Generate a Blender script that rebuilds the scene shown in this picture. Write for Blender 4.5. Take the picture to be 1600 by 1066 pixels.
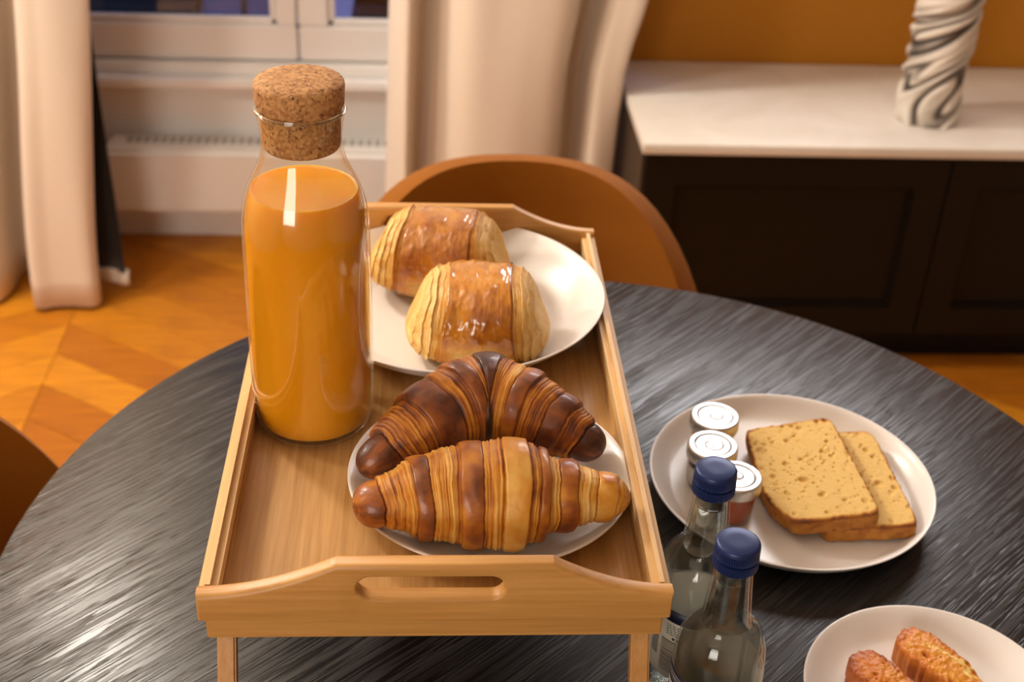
import bpy, bmesh, math, random
import numpy as np
from mathutils import Vector, Matrix, noise

for o in list(bpy.data.objects): bpy.data.objects.remove(o)
scn = bpy.context.scene
COL = scn.collection
T = 0.74                      # height of the table top; all heights below are given from the table top
rng = random.Random(7)

# ------------------------------------------------------------------ camera
cam_d = bpy.data.cameras.new('camera'); cam = bpy.data.objects.new('camera', cam_d); COL.objects.link(cam)
Rm = Matrix(((0.99790683, -0.00643073, -0.06434759), (-0.05092865, 0.53506027, -0.84327741), (0.03985273, 0.84478941, 0.53361279)))
cam.matrix_world = Matrix.Translation((-0.0079, -0.6379, 0.7753 + T)) @ Rm.to_4x4()
cam_d.sensor_width = 36; cam_d.lens = 2067.9 / 1600 * 36
cam_d.clip_start = .02; cam_d.clip_end = 60
cam_d.dof.use_dof = True; cam_d.dof.focus_distance = .92; cam_d.dof.aperture_fstop = 7.6
scn.camera = cam

# ------------------------------------------------------------------ world: dusk outside the window
w = bpy.data.worlds.new('dusk'); scn.world = w; w.use_nodes = True
bg = w.node_tree.nodes['Background']; bg.inputs[0].default_value = (.09, .13, .30, 1); bg.inputs[1].default_value = 3.2

# ------------------------------------------------------------------ lamps and added fill lights
def lamp(name, kind, loc, power, color, size=.2, rot=None, size_y=None, spread=None):
    d = bpy.data.lights.new(name, kind); d.energy = power; d.color = color
    if kind == 'AREA':
        d.size = size
        if size_y: d.shape = 'RECTANGLE'; d.size_y = size_y
        if spread: d.spread = spread
    else: d.shadow_soft_size = size
    o = bpy.data.objects.new(name, d); COL.objects.link(o); o.location = (loc[0], loc[1], loc[2] + T)
    if rot is not None: o.rotation_euler = rot
    o['kind'] = 'structure'
    return o
lamp('floor_lamp_light', 'POINT', (-1.15, 1.50, 1.35), 84, (1, .935, .83), .12)
lamp('side_fill_light', 'POINT', (-1.35, .75, .95), 36, (1, .91, .78), .12)  # unseen fill, added to brighten curtains, heater and left floor
lamp('wall_reflection_light', 'AREA', (.90, 2.0, .98), 8.6, (1, .98, .99), 1.1, (math.radians(-56), 0, 0), .40, 1.9)  # unseen source, added for the bright reflections on jar lids and table
lamp('camera_side_fill_light', 'AREA', (-1.3, -2.4, .95), 36, (1, .935, .84), 1.1, (math.radians(80), 0, math.radians(-20)), 1.3)  # soft fill added behind the camera, no window there
scn.view_settings.view_transform = 'Standard'; scn.view_settings.look = 'None'
scn.view_settings.gamma = 1; scn.view_settings.use_curve_mapping = False
scn.view_settings.exposure = 0.13

# ------------------------------------------------------------------ helpers
def tag(o, label=None, cat=None, group=None, kind=None):
    if label: o['label'] = label
    if cat: o['category'] = cat
    if group: o['group'] = group
    if kind: o['kind'] = kind
    return o
def thing(name, label, cat, loc, rz=0, group=None):
    o = bpy.data.objects.new(name, None); COL.objects.link(o)
    o.empty_display_size = .02
    o.location = (loc[0], loc[1], loc[2] + T); o.rotation_euler = (0, 0, rz)
    return tag(o, label, cat, group)
def link(name, me, mat, parent=None, smooth=True, at=None):
    if mat and not me.materials: me.materials.append(mat)
    o = bpy.data.objects.new(name, me); COL.objects.link(o)
    if smooth and len(me.polygons): me.polygons.foreach_set('use_smooth', [True] * len(me.polygons))
    if parent: o.parent = parent
    elif at is None: o.location = (0, 0, T)
    if at is not None: o.location = at if parent else (at[0], at[1], at[2] + T)
    return o
def pyd(name, v, f, mat, parent=None, smooth=True, at=None):
    me = bpy.data.meshes.new(name)
    me.from_pydata([tuple(map(float, p)) for p in v], [], f); me.update()
    return link(name, me, mat, parent, smooth, at)
def bme(name, bm, mat, parent=None, smooth=False, at=None):
    me = bpy.data.meshes.new(name); bmesh.ops.recalc_face_normals(bm, faces=bm.faces); bm.to_mesh(me); bm.free()
    return link(name, me, mat, parent, smooth, at)
def add_box(bm, x0, x1, y0, y1, z0, z1):
    vs = [bm.verts.new(p) for p in ((x0,y0,z0),(x1,y0,z0),(x1,y1,z0),(x0,y1,z0),(x0,y0,z1),(x1,y0,z1),(x1,y1,z1),(x0,y1,z1))]
    for q in ((0,3,2,1),(4,5,6,7),(0,1,5,4),(1,2,6,5),(2,3,7,6),(3,0,4,7)): bm.faces.new([vs[i] for i in q])
    return vs
def box(name, x0, x1, y0, y1, z0, z1, mat, parent=None, bevel=0, seg=2, at=None):
    bm = bmesh.new(); add_box(bm, x0, x1, y0, y1, z0, z1)
    if bevel: bmesh.ops.bevel(bm, geom=bm.edges[:], offset=bevel, segments=seg, profile=.5, affect='EDGES')
    o = bme(name, bm, mat, parent, False, at)
    if bevel: smooth_angle(o)
    return o
def smooth_angle(o, deg=40):
    me = o.data
    me.polygons.foreach_set('use_smooth', [True] * len(me.polygons))
    try: me.set_sharp_from_angle(angle=math.radians(deg))
    except Exception: pass
def lathe(name, prof, mat, parent=None, n=96, at=None, smooth_deg=40, fn=None):
    v, f = [], []
    rows = []
    for r, z in prof:
        if r < 1e-6:
            rows.append([len(v)]); v.append((0, 0, z))
        else:
            st = len(v)
            for k in range(n):
                a = 2 * math.pi * k / n; rr = r * (fn(a, z) if fn else 1)
                v.append((rr * math.cos(a), rr * math.sin(a), z))
            rows.append(list(range(st, st + n)))
    for a, b in zip(rows, rows[1:]):
        for k in range(n):
            k2 = (k + 1) % n
            if len(a) == 1 and len(b) == 1: continue
            if len(a) == 1: f.append((a[0], b[k2], b[k]))
            elif len(b) == 1: f.append((a[k], a[k2], b[0]))
            else: f.append((a[k], a[k2], b[k2], b[k]))
    o = pyd(name, v, f, mat, parent, True, at)
    fix_normals(o)
    if smooth_deg: smooth_angle(o, smooth_deg)
    return o
def fix_normals(o):
    bm = bmesh.new(); bm.from_mesh(o.data); bmesh.ops.recalc_face_normals(bm, faces=bm.faces); bm.to_mesh(o.data); bm.free()
def attr(o, name, vals):
    a = o.data.attributes.new(name, 'FLOAT', 'POINT'); a.data.foreach_set('value', np.asarray(vals, dtype=np.float32))
def sm(a, b, x):
    t = np.clip((np.asarray(x, float) - a) / (b - a), 0, 1); return t * t * (3 - 2 * t)
def nz(P, s, off=0, octv=3):
    return np.array([noise.fractal(Vector((p[0] * s + off, p[1] * s, p[2] * s)), 1.0, 2.0, octv) for p in P])
def arc(cx, cz, r, a0, a1, n):
    return [(cx + r * math.cos(math.radians(a0 + (a1 - a0) * i / n)), cz + r * math.sin(math.radians(a0 + (a1 - a0) * i / n))) for i in range(n + 1)]

# ------------------------------------------------------------------ materials
class M:
    def __init__(s, name):
        s.m = bpy.data.materials.new(name); s.m.use_nodes = True; s.t = s.m.node_tree; s.n = s.t.nodes; s.l = s.t.links
        s.b = s.n['Principled BSDF']; s.out = s.n['Material Output']
    def node(s, typ, **kw):
        n = s.n.new(typ)
        for k, v in kw.items():
            if k.startswith('i_'): n.inputs[k[2:].replace('_', ' ')].default_value = v
            else: setattr(n, k, v)
        return n
    def link(s, a, b): s.l.new(a, b); return s
    def coords(s, scale=(1, 1, 1), rot=(0, 0, 0), kind='Object'):
        tc = s.node('ShaderNodeTexCoord'); mp = s.node('ShaderNodeMapping')
        mp.inputs['Scale'].default_value = scale; mp.inputs['Rotation'].default_value = rot
        s.link(tc.outputs[kind], mp.inputs['Vector']); return mp.outputs[0]
    def noise(s, vec, scale, detail=4, rough=.55, dist=0):
        n = s.node('ShaderNodeTexNoise'); n.inputs['Scale'].default_value = scale; n.inputs['Detail'].default_value = detail
        n.inputs['Roughness'].default_value = rough; n.inputs['Distortion'].default_value = dist
        s.link(vec, n.inputs['Vector']); return n.outputs['Fac']
    def ramp(s, fac, stops, interp='LINEAR'):
        r = s.node('ShaderNodeValToRGB'); r.color_ramp.interpolation = interp; e = r.color_ramp.elements
        while len(e) < len(stops): e.new(.5)
        for i, (p, c) in enumerate(stops):
            e[i].position = p; e[i].color = (*c, 1) if len(c) == 3 else c
        s.link(fac, r.inputs[0]); return r.outputs[0]
    def bump(s, h, strength=.3, dist=.001, prev=None):
        b = s.node('ShaderNodeBump'); b.inputs['Strength'].default_value = strength; b.inputs['Distance'].default_value = dist
        s.link(h, b.inputs['Height'])
        if prev is not None: s.link(prev, b.inputs['Normal'])
        return b.outputs[0]
    def mix(s, f, a, b, typ='MIX'):
        n = s.node('ShaderNodeMix', data_type='RGBA', blend_type=typ)
        for v, i in ((f, 0), (a, 6), (b, 7)):
            if isinstance(v, (int, float)): n.inputs[i].default_value = v
            elif isinstance(v, tuple): n.inputs[i].default_value = (*v, 1)
            else: s.link(v, n.inputs[i])
        return n.outputs[2]
    def math(s, op, a, b=0.0):
        n = s.node('ShaderNodeMath', operation=op)
        for v, i in ((a, 0), (b, 1)):
            if isinstance(v, (int, float)): n.inputs[i].default_value = v
            else: s.link(v, n.inputs[i])
        return n.outputs[0]
    def set(s, **kw):
        for k, v in kw.items():
            i = s.b.inputs[k.replace('_', ' ')]
            if isinstance(v, tuple): i.default_value = (*v, 1) if len(v) == 3 and i.type == 'RGBA' else v
            elif isinstance(v, (int, float)): i.default_value = v
            else: s.link(v, i)
        return s
def plain(name, col, rough=.5, **kw):
    m = M(name); m.set(Base_Color=col, Roughness=rough, **kw); return m.m

def wood(name, dark, light, axis, rough=.42, scale=1.0, streak=60, bumpy=.12, bands=True):
    m = M(name)
    sc = [1, 1, 1]
    for i in range(3): sc[i] = streak if i != axis else 1.6
    v = m.coords(tuple(x * scale for x in sc))
    a = m.noise(v, 6, 5, .62); b = m.noise(v, 1.4, 2, .5)
    f = m.math('ADD', m.math('MULTIPLY', a, .62), m.math('MULTIPLY', b, .38))
    c = m.ramp(f, [(.32, dark), (.5, tuple((x + y) / 2 for x, y in zip(dark, light))), (.66, light)])
    m.set(Base_Color=c, Roughness=rough, Normal=m.bump(a, bumpy, .0006)); return m.m
BAMBOO_Y = wood('bamboo_lengthwise', (.38, .195, .055), (.60, .345, .125), 1, streak=55)
BAMBOO_X = wood('bamboo_crosswise', (.43, .20, .045), (.60, .315, .092), 0, streak=45)
BAMBOO_Z = wood('bamboo_upright', (.46, .21, .055), (.62, .33, .11), 2, streak=45)
BAMBOO_RAIL = wood('bamboo_rail', (.60, .36, .135), (.72, .48, .21), 1, streak=40, bumpy=.05)

def black_oak():
    m = M('black_stained_oak')
    rot = (0, 0, math.radians(-43))
    tc = m.node('ShaderNodeTexCoord')
    wn = m.node('ShaderNodeTexNoise'); wn.inputs['Scale'].default_value = 2.2; wn.inputs['Detail'].default_value = 2
    m.link(tc.outputs['Object'], wn.inputs['Vector'])
    wv = m.node('ShaderNodeVectorMath', operation='SCALE'); wv.inputs['Scale'].default_value = .03
    m.link(wn.outputs['Color'], wv.inputs[0])
    ad = m.node('ShaderNodeVectorMath', operation='ADD'); m.link(tc.outputs['Object'], ad.inputs[0]); m.link(wv.outputs[0], ad.inputs[1])
    mp = m.node('ShaderNodeMapping'); mp.inputs['Rotation'].default_value = rot; m.link(ad.outputs[0], mp.inputs['Vector'])
    mp2 = m.node('ShaderNodeMapping'); mp2.inputs['Scale'].default_value = (7, 230, 1); m.link(mp.outputs[0], mp2.inputs['Vector'])
    mp3 = m.node('ShaderNodeMapping'); mp3.inputs['Scale'].default_value = (.8, 34, 1); m.link(mp.outputs[0], mp3.inputs['Vector'])
    fine = m.noise(mp2.outputs[0], 1.6, 2, .5)
    band = m.noise(mp3.outputs[0], 1.5, 3, .55)
    pore = m.ramp(fine, [(.45, (0, 0, 0)), (.53, (1, 1, 1))])
    bm_ = m.ramp(band, [(.35, (.25, .25, .25)), (.62, (1, 1, 1))])
    h = m.math('MULTIPLY', pore, bm_)
    n1 = m.bump(h, .5, .0009)
    c = m.mix(h, (.005, .0045, .0042), (.024, .021, .019))
    r = m.ramp(h, [(0, (.30, .30, .30)), (1, (.46, .46, .46))])
    m.set(Base_Color=c, Roughness=r, Normal=n1, Specular_IOR_Level=.42); return m.m
OAK = black_oak()

def parquet():
    m = M('oak_parquet')
    oi = m.node('ShaderNodeObjectInfo')
    v = m.coords((2, 26, 1), (0, 0, 0))
    a = m.noise(v, 3, 4, .6); v2 = m.coords((3, 6, 1)); b = m.noise(v2, 2.2, 3, .6)
    base = m.ramp(oi.outputs['Random'], [(0, (.42, .130, .006)), (.5, (.53, .19, .008)), (1, (.64, .25, .012))])
    c = m.mix(m.ramp(a, [(.4, (0, 0, 0)), (.7, (.5, .5, .5))]), base, (.22, .06, .01))
    c = m.mix(m.ramp(b, [(.55, (0, 0, 0)), (.75, (.6, .6, .6))]), c, (.24, .07, .01))
    m.set(Base_Color=c, Roughness=.45, Specular_IOR_Level=.3, Normal=m.bump(a, .1, .001)); return m.m
PARQUET = parquet()

def fabric(name, c0, c1, scale=900, rough=.9, sheen=.2, bumpd=.0006):
    m = M(name); v = m.coords((scale, scale, scale * .7))
    a = m.noise(v, 1, 2, .5); b = m.noise(m.coords((3, 3, 3)), 2, 3)
    c = m.mix(m.math('MULTIPLY', a, .6), c0, c1); c = m.mix(m.math('MULTIPLY', b, .25), c, c1)
    m.set(Base_Color=c, Roughness=rough, Sheen_Weight=sheen, Specular_IOR_Level=.15, Normal=m.bump(a, .25, bumpd)); return m.m
LINEN = fabric('cream_linen', (.74, .64, .53), (.66, .55, .44))
BLACKOUT = fabric('black_lining', (.012, .011, .011), (.02, .018, .017))
VELVET = fabric('ochre_velvet', (.29, .094, .003), (.21, .062, .002), 1200, .8, .06)
WHITE_PAINT = plain('white_paint', (.80, .765, .73), .45)
def wall_paint(name, col):
    m = M(name); a = m.noise(m.coords((1, 1, 1)), 180, 3); m.set(Base_Color=m.mix(m.math('MULTIPLY', a, .3), col, tuple(x * .86 for x in col)), Roughness=.8, Normal=m.bump(a, .1, .0008)); return m.m
OCHRE = wall_paint('ochre_paint', (.46, .175, .003))
CEIL = wall_paint('white_ceiling', (.75, .71, .65))
HEATER = plain('heater_enamel', (.74, .70, .66), .35)
DARK = plain('dark_slot', (.05, .045, .04), .7)
LACQUER = plain('black_lacquer', (.0045, .0035, .003), .5, Specular_IOR_Level=.3)
METAL_BLACK = plain('black_metal', (.015, .015, .016), .4, Metallic=.6)

def ceramic():
    m = M('white_ceramic'); a = m.noise(m.coords((1, 1, 1)), 30, 2)
    m.set(Base_Color=(.78, .745, .71), Roughness=.30, Coat_Weight=.08, Coat_Roughness=.2, Normal=m.bump(a, .03, .001)); return m.m
CERAMIC = ceramic()
def marble_top():
    m = M('white_marble'); a = m.noise(m.coords((1, 1, 1)), 5, 6, .6, 1.2)
    m.set(Base_Color=m.ramp(a, [(.3, (.72, .66, .58)), (.6, (.80, .75, .68))]), Roughness=.28); return m.m
MARBLE = marble_top()
def swirl():
    m = M('black_and_white_swirl')
    at = m.node('ShaderNodeAttribute', attribute_name='groove')
    c = m.ramp(at.outputs['Fac'], [(0, (.74, .68, .60)), (.40, (.62, .55, .47)), (.62, (.26, .22, .19)), (.85, (.07, .06, .05)), (1, (.04, .034, .03))])
    m.set(Base_Color=c, Roughness=.5); return m.m
SWIRL = swirl()

def thin_glass(name, tint=(.97, .98, .97), refl=1.0):
    m = M(name); m.n.remove(m.b)
    tr = m.node('ShaderNodeBsdfTransparent'); tr.inputs[0].default_value = (*tint, 1)
    gl = m.node('ShaderNodeBsdfGlossy'); gl.inputs['Roughness'].default_value = .02; gl.inputs[0].default_value = (1, 1, 1, 1)
    lw = m.node('ShaderNodeLayerWeight'); lw.inputs['Blend'].default_value = .5
    fr = m.math('ADD', m.math('MULTIPLY', m.math('POWER', lw.outputs['Facing'], 5.0), .85), .035)
    mx = m.node('ShaderNodeMixShader'); m.link(m.math('MULTIPLY', fr, refl), mx.inputs[0])
    m.link(tr.outputs[0], mx.inputs[1]); m.link(gl.outputs[0], mx.inputs[2]); m.link(mx.outputs[0], m.out.inputs[0])
    return m.m
CARAFE_GLASS = thin_glass('carafe_glass')
PANE = thin_glass('window_glass')
JAR_GLASS = thin_glass('jar_glass', (.95, .95, .93), .8)
BOTTLE_GLASS = thin_glass('bottle_glass', (.95, .97, .955), 1.0)
RIM_GLASS = plain('rim_glass', (.93, .96, .94), .0, Transmission_Weight=1.0, IOR=1.5)
def water():
    m = M('water'); m.set(Base_Color=(.97, .99, .98), Roughness=0.0, Transmission_Weight=1.0, IOR=1.2)
    tr = m.node('ShaderNodeBsdfTransparent'); tr.inputs[0].default_value = (.97, .99, .98, 1)
    mx = m.node('ShaderNodeMixShader'); mx.inputs[0].default_value = .6
    m.link(m.b.outputs[0], mx.inputs[1]); m.link(tr.outputs[0], mx.inputs[2]); m.link(mx.outputs[0], m.out.inputs[0]); return m.m
WATER = water()
def juice():
    m = M('orange_juice'); a = m.noise(m.coords((1, 1, .35)), 38, 4, .6)
    c = m.mix(m.ramp(a, [(.45, (0, 0, 0)), (.75, (.45, .45, .45))]), (.80, .325, .006), (.86, .43, .025))
    m.set(Base_Color=c, Roughness=.22, Subsurface_Weight=.55, Subsurface_Radius=(.035, .014, .003), Subsurface_Scale=.5, Coat_Weight=.4, Coat_Roughness=.05); return m.m
JUICE = juice()
def cork():
    m = M('cork'); v = m.coords((1, 1, 1))
    vo = m.node('ShaderNodeTexVoronoi'); vo.inputs['Scale'].default_value = 420; m.link(v, vo.inputs['Vector'])
    a = m.noise(v, 260, 4, .65); b = m.noise(v, 520, 3, .7, .5)
    c = m.mix(vo.outputs['Color'], (.50, .27, .105), (.40, .19, .062), 'MIX')
    sepv = m.node('ShaderNodeSeparateColor'); m.link(vo.outputs['Color'], sepv.inputs[0])
    c = m.mix(sepv.outputs[0], (.56, .30, .11), (.30, .125, .035))
    c = m.mix(m.ramp(a, [(.585, (0, 0, 0)), (.65, (1, 1, 1))]), c, (.10, .035, .012))
    m.set(Base_Color=c, Roughness=.8, Normal=m.bump(b, .4, .0008)); return m.m
CORK = cork()
def pastry(name, stops, gloss=.32, layer_rough=.55):
    m = M(name)
    at = m.node('ShaderNodeAttribute', attribute_name='bake'); ly = m.node('ShaderNodeAttribute', attribute_name='layer')
    v = m.coords((1, 1, 1)); a = m.noise(v, 120, 5, .6); b = m.noise(v, 600, 3, .6)
    f = m.math('ADD', at.outputs['Fac'], m.math('MULTIPLY', m.math('SUBTRACT', a, .5), .26))
    c = m.ramp(f, stops)
    r = m.math('ADD', m.math('MULTIPLY', ly.outputs['Fac'], layer_rough - gloss), gloss)
    n1 = m.bump(a, .25, .0012); n2 = m.bump(b, .18, .0004, n1)
    m.set(Base_Color=c, Roughness=r, Normal=n2, Subsurface_Weight=.12, Subsurface_Radius=(.006, .003, .001), Subsurface_Scale=.5, Coat_Weight=m.math('MULTIPLY', m.math('SUBTRACT', 1.0, ly.outputs['Fac']), .9 if gloss < .3 else .15), Coat_Roughness=.12); return m.m
BAKE = [(0, (.78, .54, .20)), (.25, (.66, .35, .065)), (.45, (.56, .215, .010)), (.65, (.31, .085, .008)), (.82, (.12, .030, .008)), (1, (.028, .010, .006))]
CROISSANT = pastry('croissant_crust', BAKE, .42)
PAIN = pastry('glazed_pastry', BAKE, .2)
def bread():
    m = M('cake_crumb')
    at = m.node('ShaderNodeAttribute', attribute_name='bake')
    v = m.coords((1, 1, 1)); a = m.noise(v, 500, 4, .65); b = m.noise(v, 90, 3)
    f = m.math('ADD', at.outputs['Fac'], m.math('MULTIPLY', m.math('SUBTRACT', a, .5), .22))
    c = m.ramp(f, [(0, (.74, .49, .155)), (.3, (.66, .40, .10)), (.55, (.55, .235, .03)), (.8, (.30, .09, .012)), (1, (.10, .03, .008))])
    m.set(Base_Color=c, Roughness=.8, Normal=m.bump(a, .5, .0008)); return m.m
BREAD = bread()
CAKE = pastry('golden_cake', [(0, (.84, .64, .22)), (.3, (.70, .32, .03)), (.55, (.56, .17, .010)), (.8, (.34, .07, .006)), (1, (.10, .02, .005))], .4)
SILVER = plain('silver_lid', (.62, .60, .57), .32, Metallic=1.0)
GROOVE = plain('lid_groove_shade', (.10, .09, .08), .5)
BLUE_CAP = plain('blue_cap', (.010, .026, .112), .38, Metallic=.3)
NAVY = plain('navy_print', (.008, .010, .035), .45)
def paper():
    m = M('label_paper'); m.set(Base_Color=(.80, .76, .70), Roughness=.55)
    tl = m.node('ShaderNodeBsdfTranslucent'); tl.inputs[0].default_value = (.88, .85, .78, 1)
    mx = m.node('ShaderNodeMixShader'); mx.inputs[0].default_value = .6
    m.link(m.b.outputs[0], mx.inputs[1]); m.link(tl.outputs[0], mx.inputs[2]); m.link(mx.outputs[0], m.out.inputs[0]); return m.m
PAPER = paper()
INK = plain('label_ink', (.03, .03, .035), .6)
HONEY = plain('honey', (.55, .20, .02), .15, Transmission_Weight=.25, IOR=1.45)
REDJAM = plain('orange_jam', (.42, .075, .012), .2, Subsurface_Weight=.3, Subsurface_Radius=(.01, .003, .001), Subsurface_Scale=.3)
DARKJAM = plain('dark_jam', (.03, .006, .012), .2)

# ================================================================== the room
WY, RY = 2.09, 2.24            # wall face, back of the window recess
FZ, CZ = -T, 1.96
X0, X1, Y0 = -2.3, 2.7, -2.7
RX0, RX1 = -1.05, .33
def struct(o): o['kind'] = 'structure'; return o
floor = struct(box('floor', X0, X1, Y0, RY + .1, FZ - .12, FZ - .012, PARQUET))
bm = bmesh.new()
add_box(bm, RX1, X1, WY, RY + .14, FZ, CZ); add_box(bm, X0, RX0, WY, RY + .14, FZ, CZ); add_box(bm, RX0, RX1, WY, RY + .14, 1.62, CZ)
struct(bme('wall_back', bm, OCHRE))
struct(box('wall_window', RX0, RX1, RY, RY + .14, FZ, -.352, WHITE_PAINT))
ROOM = wall_paint('warm_grey_paint', (.42, .36, .29))
struct(box('wall_left', X0 - .1, X0, Y0, RY + .14, FZ - .12, CZ, ROOM))
struct(box('wall_right', X1, X1 + .1, Y0, RY + .14, FZ - .12, CZ, ROOM))
struct(box('wall_front', X0, X1, Y0 - .1, Y0, FZ - .12, CZ, ROOM))
struct(box('ceiling', X0 - .1, X1 + .1, Y0 - .1, RY + .14, CZ, CZ + .1, CEIL))
struct(box('baseboard_back', RX0, RX1, RY - .014, RY, FZ, FZ + .085, WHITE_PAINT, bevel=.003))
# chevron parquet: each plank a piece of the floor
CW, PP, TAN = .42, .115, math.tan(math.radians(33))
def plank_mesh(s, gap=.0016):
    h = CW / 2 - gap / 2; dy = h * TAN * s
    v = []
    for z in (-.012, 0):
        v += [(-h, -dy + gap / 2 - PP / 2, z), (h, dy + gap / 2 - PP / 2, z), (h, dy + PP / 2 - gap / 2, z), (-h, -dy + PP / 2 - gap / 2, z)]
    me = bpy.data.meshes.new('floor_plank')
    me.from_pydata(v, [], [(0, 3, 2, 1), (4, 5, 6, 7), (0, 1, 5, 4), (1, 2, 6, 5), (2, 3, 7, 6), (3, 0, 4, 7)]); me.update()
    return me
PM = {1: plank_mesh(1), -1: plank_mesh(-1)}
for i in range(-4, 6):
    xc = -.77 + CW * (i + .5); s = -1 if i % 2 == 0 else 1
    y = -.45
    while y < RY + CW / 2 * TAN + PP:
        me = PM[s]
        top = y + PP / 2 + CW / 2 * TAN
        if top > RY - .001:
            me = PM[s].copy()
            for vv in me.vertices: vv.co.y = min(vv.co.y, RY - .001 - y)
            if max(v_.co.y for v_ in me.vertices) - min(v_.co.y for v_ in me.vertices) < .02: break
        link('floor_plank', me, PARQUET, floor, False, (xc, y, FZ))
        y += PP
# window: frame, two sashes with panes
win = struct(thing('window_1', None, None, ((RX0 + RX1) / 2, RY + .03, -.352)))
bm = bmesh.new()
L = Vector((win.location.x, win.location.y, win.location.z - T))
def rel(bm): bmesh.ops.translate(bm, vec=-L, verts=bm.verts); return bm
add_box(bm, RX0, RX1, RY - .055, RY + .10, -.352, -.330); add_box(bm, RX0, RX1, RY - .025, RY + .10, -.330, -.306)
add_box(bm, RX0, RX0 + .05, RY - .01, RY + .10, -.306, 1.62); add_box(bm, RX1 - .05, RX1, RY - .01, RY + .10, -.306, 1.62)
add_box(bm, RX0, RX1, RY - .01, RY + .10, 1.57, 1.62)
bmesh.ops.bevel(bm, geom=bm.edges[:], offset=.004, segments=2, affect='EDGES')
bme('window_frame', rel(bm), WHITE_PAINT, win)
XM = -.298
for k, (a, b) in enumerate(((RX0 + .05, XM - .002), (XM + .002, RX1 - .05))):
    bm = bmesh.new()
    sw = .05; sr = .045 if k == 0 else .066; sl = .066 if k == 1 else .05
    zb, zt = -.302, 1.57; y0, y1 = RY + .0, RY + .05
    add_box(bm, a, b, y0, y1, zb, -.222); add_box(bm, a, b, y0, y1, zt - .07, zt)
    add_box(bm, a, a + sl, y0, y1, -.222, zt - .07); add_box(bm, b - sr, b, y0, y1, -.222, zt - .07)
    bmesh.ops.bevel(bm, geom=bm.edges[:], offset=.004, segments=2, affect='EDGES')
    sash = bme('sash', rel(bm), WHITE_PAINT, win)
    bm = bmesh.new(); add_box(bm, a + sl, b - sr, y0 + .022, y0 + .028, -.222, zt - .07); bme('pane', rel(bm), PANE, sash)
    bm = bmesh.new(); xa, xb = a + sl, b - sr
    for q in ((xa, xb, -.222, -.206), (xa, xa + .014, -.222, zt - .07), (xb - .014, xb, -.222, zt - .07)):
        add_box(bm, q[0], q[1], y0 + .008, y0 + .022, q[2], q[3])
    bmesh.ops.bevel(bm, geom=bm.edges[:], offset=.004, segments=2, affect='EDGES')
    bme('glazing_bead', rel(bm), WHITE_PAINT, sash)
# outside the window: balcony, railing, house front across the street, all in dusk light
struct(box('balcony_floor', -3, 3, RY + .16, 3.15, FZ - .2, FZ - .05, plain('zinc', (.20, .21, .26), .6)))
rail = thing('balcony_railing', 'dark iron balcony railing beyond the window panes', 'railing', (-.4, 3.0, FZ - .05))
for z in (.12, .98): box('rail', -1.6, 1.6, -.015, .015, z, z + .03, METAL_BLACK, rail, at=(0, 0, 0))
for k in range(27):
    box('baluster', -.008, .008, -.008, .008, .03, .98, METAL_BLACK, rail, at=(-1.56 + .12 * k, 0, 0))
for k in (-1.58, 0, 1.58): box('post', k - .02, k + .02, -.02, .02, 0, 1.02, METAL_BLACK, rail, at=(0, 0, 0))
for k, (px, lab) in enumerate(((-.92, 'long dark planter box on the balcony behind the left window pane'), (-.05, 'short dark planter box on the balcony behind the right window pane'))):
    pl = thing('planter_box', lab, 'planter', (px, 2.86, FZ - .05), group='balcony planters')
    wd = .30 if k == 0 else .16
    bm = bmesh.new(); add_box(bm, -wd, wd, -.09, .09, 0, .42)
    for f in [f for f in bm.faces if f.normal.z > .5 or abs(f.calc_center_median().z - .42) < 1e-4]:
        r = bmesh.ops.inset_region(bm, faces=[f], thickness=.012); bmesh.ops.translate(bm, vec=(0, 0, -.03), verts=f.verts)
    bme('trough', bm, plain('planter_blue', (.02, .04, .10), .5), pl)
    box('soil', -wd + .014, wd - .014, -.076, .076, .36, .392, plain('soil', (.02, .015, .012), .9), pl, at=(0, 0, 0))
fac = struct(box('wall_opposite', -6, 6, 8, 8.4, -7, 5, plain('stone_front', (.34, .30, .36), .8)))
for i in range(-4, 5):
    for j in range(-3, 3):
        box('opposite_window', i * 1.25 - .35, i * 1.25 + .35, 7.95, 8.02, j * 1.9 - .7, j * 1.9 + .7, plain('dark_pane', (.03, .04, .09), .1) if 'dark_pane' not in bpy.data.materials else bpy.data.materials['dark_pane'], fac, at=(0, 0, 0))

# heater under the window
HX0, HX1 = -.735, .12
ht = thing('convector_heater', 'low white electric heater under the window', 'heater', ((HX0 + HX1) / 2, 2.18, FZ + .105))
bm = bmesh.new(); hx = (HX1 - HX0) / 2
add_box(bm, -hx, hx, -.05, .05, 0, .156)
bmesh.ops.bevel(bm, geom=[e for e in bm.edges], offset=.010, segments=3, affect='EDGES')
smooth_angle(bme('casing', bm, HEATER, ht, at=(0, 0, 0)))
bm = bmesh.new()
for k in range(40):
    xx = -hx + .05 + k * (2 * hx - .1) / 39
    add_box(bm, xx - .007, xx + .007, -.005, .032, .1555, .1568)
g = bme('grille', bm, plain('grille_grey', (.36, .33, .30), .6), ht, at=(0, 0, 0)); g['kind'] = 'stuff'
for k in (-.3, .3): box('bracket', k - .02, k + .02, .045, .06, .02, .14, HEATER, ht, at=(0, 0, 0))

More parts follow.
